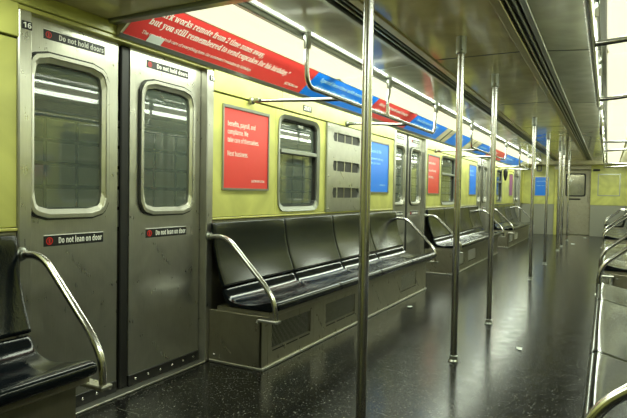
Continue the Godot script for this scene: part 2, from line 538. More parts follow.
func shell() -> void:
	# floor
	var f := struct("floor", "dark speckled glossy subway floor with scuffs", "floor")
	part("floor_sheet", bx(Vector3(-0.1, -0.05, END_Z - 0.1), Vector3(W + 0.1, 0.0, BACK_Z + 0.1), 0.0), M.floor, f)
	for side in [-1, 1]:
		struct("wall_left" if side < 0 else "wall_right", "yellow laminate side wall with steel door jambs", "wall", Vector3(wall_x(side), 0, 0), turn(side))
	sticker_hold = letters("Do not hold doors", 0.03)
	sticker_lean = letters("Do not lean on door", 0.03)
	for z in LEFT_DOORS: doorway(-1, z)
	for z in RIGHT_DOORS: doorway(1, z)
	bay(-1, BACK_Z, -1.525, [])
	bay(-1, -2.88, -6.345, [[-3.69, -4.39]])
	bay(-1, -7.70, -11.165, [[-8.51, -9.40]])
	bay(-1, -12.52, -15.985, [[-13.33, -14.10]])
	bay(-1, -17.34, END_Z, [])
	bay(1, BACK_Z, -0.13, [])
	bay(1, -1.485, -4.95, [[-2.2, -2.95], [-3.93, -4.65]])
	bay(1, -6.305, -9.77, [[-7.0, -7.75], [-8.6, -9.3]])
	bay(1, -11.125, -14.59, [[-11.9, -12.6], [-13.4, -14.1]])
	bay(1, -15.945, END_Z, [])
	var ce := struct("ceiling", "glossy grey laminate ceiling sheets with air diffuser strips", "ceiling")
	# upper side walls behind the coves, closing the car body
	for side in [-1, 1]:
		var t: Node3D = get_node("wall_left" if side < 0 else "wall_right")
		var a := ux(side, END_Z); var c := ux(side, BACK_Z)
		part("body_side", bx(Vector3(min(a, c), 1.925, -0.1), Vector3(max(a, c), 2.32, -0.03), 0.0), M.cream, t)
		# tilted cove board behind the advertisements, with metal card rails; it stops at the lowered ceiling
		for run in ([[-2.07, END_Z], [BACK_Z, -1.4]] if side < 0 else [[BACK_Z, END_Z]]):
			a = ux(side, run[0]); c = ux(side, run[1])
			var x0: float = min(a, c); var x1: float = max(a, c)
			var b := MB.new()
			b.extrude(PackedVector2Array([Vector2(-0.02, 1.926), Vector2(0.018, 1.926), Vector2(0.238, 2.105), Vector2(0.238, 2.2), Vector2(-0.02, 2.2)]), x0, x1)
			hang(part("cove_board", b, M.cream, ce), side)
			b = MB.new()
			b.extrude(PackedVector2Array([Vector2(0.004, 1.918), Vector2(0.022, 1.918), Vector2(0.040, 1.936), Vector2(0.034, 1.942), Vector2(0.020, 1.928), Vector2(0.004, 1.926)]), x0, x1)
			hang(part("card_rail", b, M.alu, ce), side)
			b = MB.new()
			b.extrude(PackedVector2Array([Vector2(0.228, 2.088), Vector2(0.252, 2.088), Vector2(0.252, 2.2), Vector2(0.240, 2.2), Vector2(0.240, 2.1)]), x0, x1)
			hang(part("card_rail", b, M.steel_dark, ce), side)
		# beside the lowered ceiling near the camera the yellow panel runs up to it
		a = ux(side, -2.07); c = ux(side, -1.4)
		if side < 0: part("upper_panel", bx(Vector3(min(a, c), 1.928, -0.03), Vector3(max(a, c), 1.992, 0.012), 0.003), M.yellow, t)
	# ceiling: glossy sheets with open joints, sloping side sheets, slotted air diffusers
	part("roof", bx(Vector3(-0.1, 2.205, END_Z - 0.1), Vector3(W + 0.1, 2.3, BACK_Z + 0.1), 0.0), M.black, ce)
	var js := [BACK_Z, 0.45, -1.9, -4.25, -6.62, -8.97, -11.32, -13.67, -16.02, END_Z]
	for i in js.size() - 1:
		var za: float = js[i] - 0.006; var zb: float = js[i + 1] + 0.006
		part("centre_sheet", bx(Vector3(1.075, 2.17, zb), Vector3(1.735, 2.19, za), 0.003), M.ceiling, ce)
		if i > 0: part("joint_strip", bx(Vector3(1.08, 2.1685, js[i] - 0.011), Vector3(1.735, 2.18, js[i] + 0.011), 0.0), M.black, ce)
		for side in [-1, 1]:
			if i > 0:
				var jb := MB.new()
				jb.extrude(PackedVector2Array([Vector2(0.57, 2.1295), Vector2(0.915, 2.1555), Vector2(0.915, 2.18), Vector2(0.57, 2.18)]), ux(side, js[i] - 0.009), ux(side, js[i] + 0.009))
				hang(part("joint_strip", jb, M.black if side > 0 else M.alu, ce), side)
			var b := MB.new()
			b.extrude(PackedVector2Array([Vector2(0.555, 2.130), Vector2(0.915, 2.157), Vector2(0.915, 2.185), Vector2(0.555, 2.185)]), ux(side, za), ux(side, zb))
			var o := part("side_sheet", b, M.ceiling_side, ce)
			o.position.x = wall_x(side)
			o.rotation.y = turn(side)
	for side in [-1, 1]:
		var x0 := ux(side, BACK_Z); var x1 := ux(side, END_Z + 0.55)
		var d := Node3D.new()
		d.name = "air_diffuser"
		ce.add_child(d, true)
		d.position.x = wall_x(side)
		d.rotation.y = turn(side)
		# flange, black slot, bar, black slot, flange
		part("flange", bx(Vector3(min(x0, x1), 2.148, 0.908), Vector3(max(x0, x1), 2.19, 0.942), 0.003), M.alu, d)
		part("flange", bx(Vector3(min(x0, x1), 2.156, 1.035), Vector3(max(x0, x1), 2.19, 1.088), 0.003), M.gold, d)
		part("slot_bar", bx(Vector3(min(x0, x1), 2.160, 0.966), Vector3(max(x0, x1), 2.18, 0.980), 0.003), M.alu, d)
		part("slot_bar", bx(Vector3(min(x0, x1), 2.160, 1.004), Vector3(max(x0, x1), 2.18, 1.014), 0.003), M.alu, d)
		part("slot", bx(Vector3(min(x0, x1), 2.186, 0.93), Vector3(max(x0, x1), 2.2, 1.05), 0.0), M.black, d)
		# edge angle along the light fixtures
		part("edge_angle", bx(Vector3(min(x0, x1), 2.100, 0.533), Vector3(max(x0, x1), 2.20, 0.566), 0.004), M.alu, d)
	# lowered ceiling close to the camera, with a trim bar along its far edge
	for e in [[-0.02, 0.60], [0.606, 1.07]]:
		part("soffit_sheet", bx(Vector3(e[0], 1.992, -2.005), Vector3(e[1], 2.03, -1.4), 0.003), M.ceiling, ce)
	part("soffit_back", bx(Vector3(-0.02, 2.03, -2.0), Vector3(1.07, 2.2, -1.4), 0.0), M.ceiling, ce)
	part("soffit_trim", bx(Vector3(0.0, 1.976, -2.068), Vector3(1.07, 2.2, -2.012), 0.006), M.alu, ce)
	# far end: bulkhead beam
	part("end_beam", bx(Vector3(0.0, 2.045, END_Z), Vector3(W, 2.17, -17.20), 0.012), M.cream, ce)
	end_wall()
	var wb := struct("wall_back", "plain yellow end wall behind the camera", "wall")
	part("panel", bx(Vector3(-0.1, 0, BACK_Z), Vector3(W + 0.1, 2.3, BACK_Z + 0.1), 0.0), M.yellow, wb)

func hang(o: Node3D, side: int) -> void:
	o.position.x = wall_x(side)
	o.rotation.y = turn(side)

func end_wall() -> void:
	var t := struct("wall_end", "far end wall, yellow above grey steel with a blank framed panel", "wall", Vector3(0, 0, END_Z))
	var zf := 0.0
	for e in [[-0.05, 0.90], [1.865, W + 0.05]]:
		part("upper_panel", bx(Vector3(e[0], 0.905, -0.08), Vector3(e[1], 2.2, 0.0), 0.003), M.yellow, t)
		part("lower_panel", bx(Vector3(e[0], 0.0, -0.08), Vector3(e[1], 0.9, 0.002), 0.003), M.grey, t)
	part("door_post", bx(Vector3(0.905, 0, -0.08), Vector3(0.985, 1.93, 0.03), 0.006), M.yellow_trim, t)
	part("door_lintel", bx(Vector3(0.90, 1.93, -0.08), Vector3(1.865, 2.2, 0.01), 0.004), M.steel_dark, t)
	part("blank_panel_frame", ring_of(R(2.04, 2.61, 1.17, 1.80), 0.0, R(2.065, 2.585, 1.195, 1.775), 0.0, 0.0, 0.012), M.alu, t)
	part("corner_post", bx(Vector3(0.0, 0.905, 0.0), Vector3(0.06, 2.05, 0.05), 0.006), M.yellow_trim, t)
	var s := part("notice_plate", bx(Vector3(1.91, 1.875, 0.0), Vector3(2.09, 1.94, 0.004), 0.001), M.black, t, "small dark notice plate")
	# recess shaped to shade the end door: side linings, lowered lining above
	part("shading_recess_lining", bx(Vector3(0.945, 0, -0.50), Vector3(0.985, 1.95, -0.08), 0.003), M.steel_dark, t)
	part("shading_recess_lining", bx(Vector3(1.867, 0, -0.50), Vector3(1.91, 1.95, -0.08), 0.003), M.steel_dark, t)
	part("shading_recess_lining", bx(Vector3(0.90, 1.925, -0.50), Vector3(1.91, 2.0, -0.08), 0.003), M.steel_dark, t)
	part("shading_recess_floor", bx(Vector3(0.945, -0.05, -0.50), Vector3(1.91, 0.0, -0.10), 0.0), M.floor, t)
	door_count += 1
	var d := struct("door_%d" % door_count, "steel end door with a rounded window, set back in a recess shaped to darken it", "door", Vector3(1.43, 0, END_Z - 0.42))
	var b := MB.new()
	b.ring(R(-0.435, 0.43, 0.015, 1.925), 0.0, R(-0.235, 0.275, 1.16, 1.81), 0.05, -0.06, -0.02)
	part("panel", b, M.steel_dark, d)
	part("window_frame", ring_of(R(-0.255, 0.295, 1.14, 1.83), 0.06, R(-0.215, 0.255, 1.18, 1.79), 0.04, -0.04, 0.0), M.gasket, d)
	var p := MB.new()
	p.plate(R(-0.23, 0.27, 1.165, 1.805), 0.04, -0.045, -0.041)
	part("pane", p, M.glass, d)
	part("push_bar", bx(Vector3(-0.16, 1.04, -0.02), Vector3(0.16, 1.085, 0.012), 0.008), M.black, d)
	part("handle", bx(Vector3(0.345, 0.95, -0.02), Vector3(0.385, 1.18, 0.02), 0.008), M.steel_dark, d)
	for y in [1.32, 1.42, 1.52, 1.62]:
		part("latch_plate", bx(Vector3(0.32, y, -0.02), Vector3(0.41, y + 0.035, 0.004), 0.003), M.steel_dark, d)

# ---------------------------------------------------------------- fixtures
func ceiling_light(side: int, z0: float, z1: float, where: String) -> void:
	var L: float = abs(z1 - z0)
	var t := thing("ceiling_light", "long cream glowing light diffuser over the %s seats, %s" % ["left" if side < 0 else "right", where], "light fixture", Vector3(wall_x(side), 2.09, (z0 + z1) / 2), turn(side), "fluorescent light diffusers")
	var x := L / 2 - 0.022
	# shallow tray: rounded ends and sloped sides; stations run along the length
	var b := MB.new()
	var stations := [[-x, 0.0], [-x + 0.01, 0.45], [-x + 0.03, 0.8], [-x + 0.07, 1.0], [x - 0.07, 1.0], [x - 0.03, 0.8], [x - 0.01, 0.45], [x, 0.0]]
	var prof := [Vector2(0.256, 0.006), Vector2(0.264, -0.010), Vector2(0.284, -0.022), Vector2(0.33, -0.026), Vector2(0.475, -0.022), Vector2(0.51, -0.016), Vector2(0.525, -0.002), Vector2(0.530, 0.014)]
	for i in stations.size() - 1:
		for j in prof.size() - 1:
			var q: Array = []
			for e in [[i, j], [i + 1, j], [i + 1, j + 1], [i, j + 1]]:
				var st: Array = stations[e[0]]
				var pp: Vector2 = prof[e[1]]
				q.append(Vector3(st[0], 0.012 + (pp.y - 0.012) * st[1], 0.393 + (pp.x - 0.393) * (0.8 + 0.2 * sqrt(st[1]))))
			var nn: Vector3 = (q[1] - q[0]).cross(q[3] - q[0])
			if nn.length() < 1e-9: nn = (q[2] - q[0]).cross(q[3] - q[0])
			if nn.length() < 1e-9: continue
			nn = nn.normalized()
			if nn.y > 0.0: nn = -nn
			b.quad(q[0], q[1], q[2], q[3], nn)
	part("diffuser", b, M.lens, t)
	part("housing", bx(Vector3(-L / 2 + 0.001, 0.016, 0.254), Vector3(L / 2 - 0.001, 0.085, 0.531), 0.002), M.steel_dark, t)
	var l := AreaLight3D.new()
	l.name = "light"
	l.area_size = Vector2(L - 0.1, 0.24)
	l.light_color = Color(0.95, 1.0, 0.90)
	l.light_energy = AREA_ENERGY * L / 2.12
	l.shadow_enabled = true
	l.area_range = 30.0
	l.area_attenuation = 2.0
	t.add_child(l)
	l.position = Vector3(0, -0.045, 0.385)
	l.rotation.x = -PI / 2
	# the sloped outer side of the diffuser shines on the cards and the upper wall
	# and its inner side across the car, just under the ceiling sheets
	for inner in [false, true]:
		var o := AreaLight3D.new()
		o.name = "side_light"
		o.area_size = Vector2(L - 0.1, 0.02 if inner else 0.04)
		o.light_color = l.light_color
		o.light_energy = (0.09 if inner else 0.10) * AREA_ENERGY * L / 2.12
		o.shadow_enabled = true
		o.area_range = 30.0
		o.area_attenuation = 2.0
		t.add_child(o, true)
		o.position = Vector3(0, 0.014 if inner else -0.026, 0.572 if inner else 0.262)
		o.rotation = Vector3(deg_to_rad(-4 if inner else -40), PI if inner else 0.0, 0)

func pole(z: float, label: String) -> void:
	var t := thing("stanchion_pole", label, "pole", Vector3(1.415, 0, z), 0.0, "steel stanchion poles along the aisle")
	var b := MB.new()
	b.tube([Vector3(0, 0.002, 0), Vector3(0, 2.12, 0)], 0.0215, 20, false)
	part("tube", b, M.tube, t)
	b = MB.new()
	b.lathe([Vector2(0.0225, 2.055), Vector2(0.030, 2.058), Vector2(0.0335, 2.066), Vector2(0.0335, 2.1695)], Vector3.ZERO, 24)
	var s := part("ceiling_sleeve", b, M.alu, t)
	b = MB.new()
	b.lathe([Vector2(0.0, 0.004), Vector2(0.004, 0.003), Vector2(0.005, 0.0)], Vector3.ZERO, 8)
	var o := part("set_screw", b, M.black, s)
	o.rotation.x = PI / 2
	o.position = Vector3(0.012, 2.08, 0.0315)
	b = MB.new()
	b.lathe([Vector2(0.036, 0.0), Vector2(0.036, 0.006), Vector2(0.027, 0.016), Vector2(0.026, 0.04), Vector2(0.0215, 0.043)], Vector3.ZERO, 24)
	part("floor_flange", b, M.alu, t)

func hanger(t: Node3D, pts: Array, top: Vector3) -> void:
	var b := MB.new()
	b.tube(fillet(pts, 0.09, 8), 0.0145, 12)
	var h := part("hanger", b, M.tube, t)
	b = MB.new()
	b.lathe([Vector2(0.0155, -0.09), Vector2(0.023, -0.088), Vector2(0.023, 0.0)], top, 16)
	part("sleeve", b, M.alu, h)

func handrail(side: int, z0: float, z1: float, brackets: Array, label: String) -> void:
	# overhead rail hung from the ceiling, its ends curving up; z0 nearer than z1
	var zc := (z0 + z1) / 2
	var t := thing("overhead_handrail", label, "handrail", Vector3(wall_x(side), 0, zc), turn(side), "overhead handrails")
	var d := 0.58
	var yr := 1.80
	var top := 2.134
	var h: float = abs(z1 - z0) / 2
	var b := MB.new()
	b.tube(fillet([Vector3(-h, top - 0.06, d + 0.01), Vector3(-h, 1.97, d + 0.005), Vector3(-h + 0.03, yr, d), Vector3(h - 0.03, yr, d), Vector3(h, 1.97, d + 0.005), Vector3(h, top - 0.06, d + 0.01)], 0.1, 9), 0.0155, 14)
	part("rail", b, M.tube, t)
	for u in [-h, h]:
		b = MB.new()
		b.lathe([Vector2(0.016, -0.10), Vector2(0.024, -0.098), Vector2(0.024, 0.0)], Vector3(u, top, d + 0.01), 16)
		part("ceiling_sleeve", b, M.alu, t)
	hanger(t, [Vector3(0, top - 0.06, d + 0.01), Vector3(0, 2.0, d + 0.01), Vector3(0.02 * side, 1.93, d + 0.004), Vector3(0, yr, d)], Vector3(0, top, d + 0.01))
	for k in brackets:
		var ym := 1.775 if k == brackets[0] else 1.803
		var a := ux(side, k[0]) - ux(side, zc)
		var c := ux(side, k[1]) - ux(side, zc)
		b = MB.new()
		b.tube(fillet([Vector3(a, ym, 0.012), Vector3(a + (c - a) * 0.2, ym + 0.006, 0.12), Vector3(a + (c - a) * 0.85, 1.795, d - 0.1), Vector3(c, yr, d)], 0.08, 6), 0.0135, 12)
		var w := part("wall_bracket", b, M.tube, t)
		b = MB.new()
		b.lathe([Vector2(0.028, 0.0), Vector2(0.028, 0.02), Vector2(0.018, 0.03), Vector2(0.018, 0.075), Vector2(0.0135, 0.078)], Vector3.ZERO, 16)
		var f := part("flange", b, M.alu, w)
		f.position = Vector3(a, ym, 0.012)
		f.rotation.x = PI / 2

# seat profile, (distance from wall, height)
const BACK := [Vector2(0.020, 0.906), Vector2(0.034, 0.916), Vector2(0.047, 0.905), Vector2(0.055, 0.84), Vector2(0.068, 0.75), Vector2(0.095, 0.64), Vector2(0.142, 0.52), Vector2(0.146, 0.502), Vector2(0.122, 0.496), Vector2(0.10, 0.53), Vector2(0.042, 0.74), Vector2(0.019, 0.88)]
const PAN := [Vector2(0.118, 0.488), Vector2(0.140, 0.492), Vector2(0.152, 0.462), Vector2(0.178, 0.432), Vector2(0.22, 0.413), Vector2(0.28, 0.406), Vector2(0.35, 0.411), Vector2(0.42, 0.424), Vector2(0.48, 0.440), Vector2(0.515, 0.447), Vector2(0.538, 0.443), Vector2(0.551, 0.430), Vector2(0.554, 0.412), Vector2(0.548, 0.395), Vector2(0.53, 0.384), Vector2(0.50, 0.380), Vector2(0.30, 0.376), Vector2(0.20, 0.380), Vector2(0.15, 0.40), Vector2(0.12, 0.45)]

func moulded(prof: Array, x0: float, x1: float, scoop: float, face_lo: int, face_hi: int) -> MB:
	# profile swept along x with rounded ends and a shallow scoop across the sitting face
	var b := MB.new()
	var K := 16
	var k := prof.size()
	var c := Vector2.ZERO
	for p in prof: c += p / k
	var rows: Array = []
	var xs: Array = [0.0, 0.006, 0.016]
	for i in K + 1: xs.append(0.03 + (x1 - x0 - 0.06) * i / K)
	xs.append(x1 - x0 - 0.016); xs.append(x1 - x0 - 0.006); xs.append(x1 - x0)
	for xx in xs:
		var e: float = min(xx, x1 - x0 - xx)
		var shrink := 0.006 * pow(clamp(1.0 - e / 0.018, 0.0, 1.0), 2.0)
		var s: float = (xx / (x1 - x0)) * 2.0 - 1.0
		var dip := scoop * pow(max(0.0, 1.0 - s * s), 1.0)
		var row: Array = []
		for i in k:
			var p: Vector2 = prof[i]
			var e0: Vector2 = prof[(i + 1) % k] - prof[(i + k - 1) % k]
			var nn := Vector2(e0.y, -e0.x).normalized()
			# the profiles run clockwise, so the outside lies to the left
			nn = -nn
			var q := p - nn * shrink
			if i >= face_lo and i <= face_hi: q -= nn * dip * sin(PI * (i - face_lo + 0.5) / (face_hi - face_lo + 1))
			row.append(Vector3(x0 + xx, q.y, q.x))
		rows.append(row)
	var norms: Array = []
	for r in rows.size():
		var row: Array = []
		for i in k:
			var du: Vector3 = rows[min(r + 1, rows.size() - 1)][i] - rows[max(r - 1, 0)][i]
			var dv: Vector3 = rows[r][(i + 1) % k] - rows[r][(i + k - 1) % k]
			row.append(dv.cross(du).normalized())
		norms.append(row)
	# orient outwards
	var test: Vector3 = norms[rows.size() / 2][face_lo + 1]
	var sgn := 1.0 if test.z + test.y > 0.0 else -1.0
	for r in rows.size() - 1:
		for i in k:
			var j := (i + 1) % k
			b.quad4(rows[r][i], rows[r + 1][i], rows[r + 1][j], rows[r][j], norms[r][i] * sgn, norms[r + 1][i] * sgn, norms[r + 1][j] * sgn, norms[r][j] * sgn)
	for r in [0, rows.size() - 1]:
		var poly := PackedVector2Array()
		for q in rows[r]: poly.append(Vector2(q.z, q.y))
		var ids := Geometry2D.triangulate_polygon(poly)
		var nx := Vector3(-1 if r == 0 else 1, 0, 0)
		for t in range(0, ids.size(), 3): b.tri(rows[r][ids[t]], rows[r][ids[t + 1]], rows[r][ids[t + 2]], nx, nx, nx)
	return b

func armrest(t: Node3D, u: float, side: int) -> void:
	var pts: Array
	if side < 0:
		pts = [Vector3(u, 0.825, 0.0125), Vector3(u, 0.828, 0.165), Vector3(u, 0.535, 0.465), Vector3(u, 0.44, 0.530), Vector3(u, 0.335, 0.537)]
	else:
		pts = [Vector3(u, 0.845, 0.0125), Vector3(u, 0.850, 0.19), Vector3(u, 0.595, 0.50), Vector3(u, 0.50, 0.545), Vector3(u, 0.335, 0.545)]
	var b := MB.new()
	b.tube(fillet(pts, 0.085, 8), 0.0165, 14)
	var a := part("armrest", b, M.chrome, t)
	b = MB.new()
	b.lathe([Vector2(0.03, 0.0), Vector2(0.03, 0.008), Vector2(0.02, 0.014), Vector2(0.02, 0.03), Vector2(0.0165, 0.032)], Vector3.ZERO, 16)
	var f := part("flange", b, M.alu, a)
	f.position = pts[0]
	f.rotation.x = PI / 2
	part("foot", bx(Vector3(u - 0.028, 0.318, 0.42), Vector3(u + 0.028, 0.336, pts[-1].z + 0.026), 0.004), M.steel, a)

func grille_bars(w: float, h: float) -> MB:
	var b := MB.new()
	var k := int(w / 0.017)
	for i in k:
		var x := -w / 2 + w * (i + 0.5) / k
		var s := 0.022
		var x0: float = clamp(x - s, -w / 2, w / 2); var x1: float = clamp(x + s, -w / 2, w / 2)
		var y0 := -h / 2 + (x0 - (x - s)) / (2 * s) * h
		var y1 := h / 2 - ((x + s) - x1) / (2 * s) * h
		b.tube([Vector3(x0, y0, 0), Vector3(x1, y1, 0)], 0.0019, 4, false)
	return b

func bench(side: int, z0: float, z1: float, joints: Array, grilles: Array, arms: Array, label: String) -> void:
	var zc := (z0 + z1) / 2
	var h: float = abs(z0 - z1) / 2
	var t := thing("bench_seat", label, "bench", Vector3(wall_x(side), 0, zc), turn(side), "black moulded benches along the walls")
	var cuts := [z0 - 0.012]
	cuts.append_array(joints)
	cuts.append(z1 + 0.012)
	for i in cuts.size() - 1:
		var a := ux(side, cuts[i] - 0.0025) - ux(side, zc)
		var c := ux(side, cuts[i + 1] + 0.0025) - ux(side, zc)
		part("backrest", moulded(BACK, min(a, c), max(a, c), 0.012, 2, 7), M.seat, t)
		part("seat", moulded(PAN, min(a, c), max(a, c), 0.007, 3, 9), M.seat, t)
	# steel cabinet below: end panels, front panels with heater grilles, floor trim
	for s in [-1, 1]:
		var e := part("end_panel", bx(Vector3(s * (h - 0.03) - 0.012, 0.012, 0.014), Vector3(s * (h - 0.03) + 0.012, 0.345, 0.428), 0.003), M.steel_dark, t)
		for q in [Vector2(0.055, 0.05), Vector2(0.39, 0.30)]:
			var c := MB.new()
			c.lathe([Vector2(0, 0.006), Vector2(0.007, 0.004), Vector2(0.010, 0)], Vector3.ZERO, 8)
			var o := part("bolt", c, M.alu, e)
			o.position = Vector3(s * (h - 0.018), q.y, q.x)
			o.rotation.z = -s * PI / 2
	var us := []
	for g in grilles:
		var a := ux(side, g[0]) - ux(side, zc)
		var c := ux(side, g[1]) - ux(side, zc)
		us.append([min(a, c), max(a, c)])
	us.sort_custom(func(p, q): return p[0] < q[0])
	var x := -h + 0.018
	for g in us:
		part("front_panel", bx(Vector3(x, 0.02, 0.41), Vector3(g[0] - 0.045, 0.345, 0.43), 0.002), M.steel_dark, t)
		var f := MB.new()
		f.ring(R(g[0] - 0.044, g[1] + 0.044, 0.02, 0.345), 0.0, R(g[0], g[1], 0.115, 0.272), 0.0, 0.41, 0.43)
		part("front_panel", f, M.steel_dark, t)
		var gr := part("heater_grille", bx(Vector3(g[0], 0.115, 0.405), Vector3(g[1], 0.272, 0.41), 0.0), M.black, t)
		var bars := part("grille_bars", grille_bars(g[1] - g[0], 0.157), M.steel, gr)
		bars.position = Vector3((g[0] + g[1]) / 2, 0.1935, 0.424)
		bars.set_meta("kind", "stuff")
		for k in 3:
			var w: float = (g[1] - g[0]) / 3
			part("slot", bx(Vector3(g[0] + w * k + 0.01, 0.098, 0.427), Vector3(g[0] + w * (k + 1) - 0.012, 0.107, 0.4306), 0.0), M.black, gr)
		x = g[1] + 0.045
	part("front_panel", bx(Vector3(x, 0.02, 0.41), Vector3(h - 0.018, 0.345, 0.43), 0.002), M.steel_dark, t)
	part("floor_trim", bx(Vector3(-h + 0.012, 0.0, 0.415), Vector3(h - 0.012, 0.02, 0.442), 0.004), M.steel, t)
	for s in [-1, 1]:
		part("floor_trim", bx(Vector3(s * (h - 0.018) - 0.008, 0.0, 0.02), Vector3(s * (h - 0.018) + 0.008, 0.018, 0.43), 0.003), M.steel, t)
	var rail := MB.new()
	rail.extrude(PackedVector2Array([Vector2(0.08, 0.345), Vector2(0.49, 0.345), Vector2(0.51, 0.355), Vector2(0.51, 0.375), Vector2(0.08, 0.375)]), -h + 0.02, h - 0.02)
	part("seat_support", rail, M.steel_dark, t)
	for e in arms:
		armrest(t, ux(side, e) - ux(side, zc), side)

# ---------------------------------------------------------------- cards, plates, litter
func overhead_ad(z0: float, z1: float, m: Material, lines: Array, ink: Material, label: String) -> void:
	# card leaning in the cove: lower edge at (0.024, 1.932), upper edge at (0.236, 2.102)
	var vdir := Vector3(0.776, 0.631, 0)
	var ndir := Vector3(0.631, -0.776, 0)
	var t := thing("overhead_advertisement", label, "advertisement", Vector3.ZERO, 0.0, "overhead advertising cards")
	t.transform = Transform3D(Basis(Vector3(0, 0, -1), vdir, ndir), Vector3(0.022, 1.934, (z0 + z1) / 2) + ndir * 0.006)
	var w: float = abs(z1 - z0)
	part("card", bx(Vector3(-w / 2 + 0.002, 0.0, -0.002), Vector3(w / 2 - 0.002, 0.268, 0.0), 0.0), m, t)
	for l in lines:
		# [words, height of letters, u from the left edge, v, width, italic serif]
		var o := write(l[0], l[1], Vector3.ZERO, ink, t, l[5], l[5], l[6] if l.size() > 6 else true, l[4])
		o.position = Vector3(-w / 2 + l[2] + l[4] / 2, l[3], 0.0008)

func wall_card(side: int, z0: float, z1: float, m: Material, lines: Array, ink: Material, label: String) -> void:
	var t := thing("wall_poster", label, "poster", Vector3(wall_x(side), 1.42, (z0 + z1) / 2), turn(side), "framed wall posters")
	var w: float = abs(z1 - z0)
	part("card", bx(Vector3(-w / 2 + 0.01, -0.28, 0.002), Vector3(w / 2 - 0.01, 0.28, 0.004), 0.0), m, t)
	part("frame", ring_of(R(-w / 2, w / 2, -0.292, 0.292), 0.004, R(-w / 2 + 0.013, w / 2 - 0.013, -0.277, 0.272), 0.0, 0.0005, 0.012), M.alu if m == M.red else M.steel_dark, t)
	for l in lines:
		var o := write(l[0], l[1], Vector3.ZERO, ink, t, false, false, l[5] if l.size() > 5 else false, l[4])
		o.position = Vector3(-w / 2 + l[2] + l[4] / 2, l[3], 0.0048)

func plate_number(words: String, pos: Vector3, w: float, h: float, side: int, label: String) -> void:
	var t := thing("number_plate", label, "number plate", pos, turn(side))
	part("plate", bx(Vector3(-w / 2, -h / 2, 0.0), Vector3(w / 2, h / 2, 0.003), 0.001), M.black, t)
	var o := write(words, h * 0.9, Vector3(0, 0, 0.0036), M.white, t, false, false, true, w * 0.8)

func vent_panel() -> void:
	# stainless plate with three slots over the far half of the first bay
	var t := thing("slotted_panel", "grey steel panel with three dark slots between window and blue poster", "panel", Vector3(0, 0, -4.955), PI / 2)
	var w := 0.85
	var ys := [0.945, 1.245, 1.52, 1.770]
	var slot := [[1.075, 1.175], [1.33, 1.43], [1.61, 1.695]]
	var b := MB.new()
	for i in 3:
		b.ring(R(-w / 2, w / 2, ys[i], ys[i + 1]), 0.0, R(-w / 2 + 0.12, w / 2 - 0.10, slot[i][0], slot[i][1]), 0.03, 0.001, 0.016)
	part("plate", b, M.steel, t)
	part("edge_strip", bx(Vector3(-w / 2 - 0.012, 0.945, 0.0), Vector3(-w / 2, 1.770, 0.02), 0.003), M.alu, t)
	var rng := RandomNumberGenerator.new()
	rng.seed = 4
	for i in 3:
		var g := part("slot_back", bx(Vector3(-w / 2 + 0.10, slot[i][0] - 0.01, 0.001), Vector3(w / 2 - 0.08, slot[i][1] + 0.01, 0.003), 0.0), M.gasket, t)
		# upright steel strips of random width behind the slot
		for k in 3:
			var x := -w / 2 + 0.22 + 0.17 * k
			part("upright_strip", bx(Vector3(x, slot[i][0] - 0.008, 0.003), Vector3(x + rng.randf_range(0.008, 0.03), slot[i][1] + 0.008, 0.007), 0.001), M.steel_dark if k % 3 else M.steel, g)
	for y in [0.975, 1.28, 1.74]:
		for x in [-w / 2 + 0.03, w / 2 - 0.03]:
			var c := MB.new()
			c.lathe([Vector2(0, 0.004), Vector2(0.006, 0.003), Vector2(0.009, 0)], Vector3.ZERO, 8)
			var o := part("bolt", c, M.chrome, t)
			o.rotation.x = PI / 2
			o.position = Vector3(x, y, 0.016)

func scrap(x: float, z: float, s: float, label: String) -> void:
	var t := thing("paper_scrap", label, "litter", Vector3(x, 0, z), x * 3.0, "paper scraps on the floor")
	var b := MB.new()
	var rng := RandomNumberGenerator.new()
	rng.seed = int(x * 1000)
	var ring: Array = []
	for i in 9:
		var a := TAU * i / 9
		var r := s * rng.randf_range(0.6, 1.1)
		ring.append(Vector3(cos(a) * r * 1.5, rng.randf_range(0.002, 0.012), sin(a) * r * 0.8))
	for i in 9:
		var p: Vector3 = ring[i]; var q: Vector3 = ring[(i + 1) % 9]
		var c := Vector3(0, 0.014, 0)
		var nn := (p - c).cross(q - c).normalized()
		if nn.y < 0.0: nn = -nn
		b.tri(c, p, q, nn, nn, nn)
		b.tri(Vector3(0, 0.001, 0), p, q, -nn, -nn, -nn)
	part("sheet", b, M.paper, t)

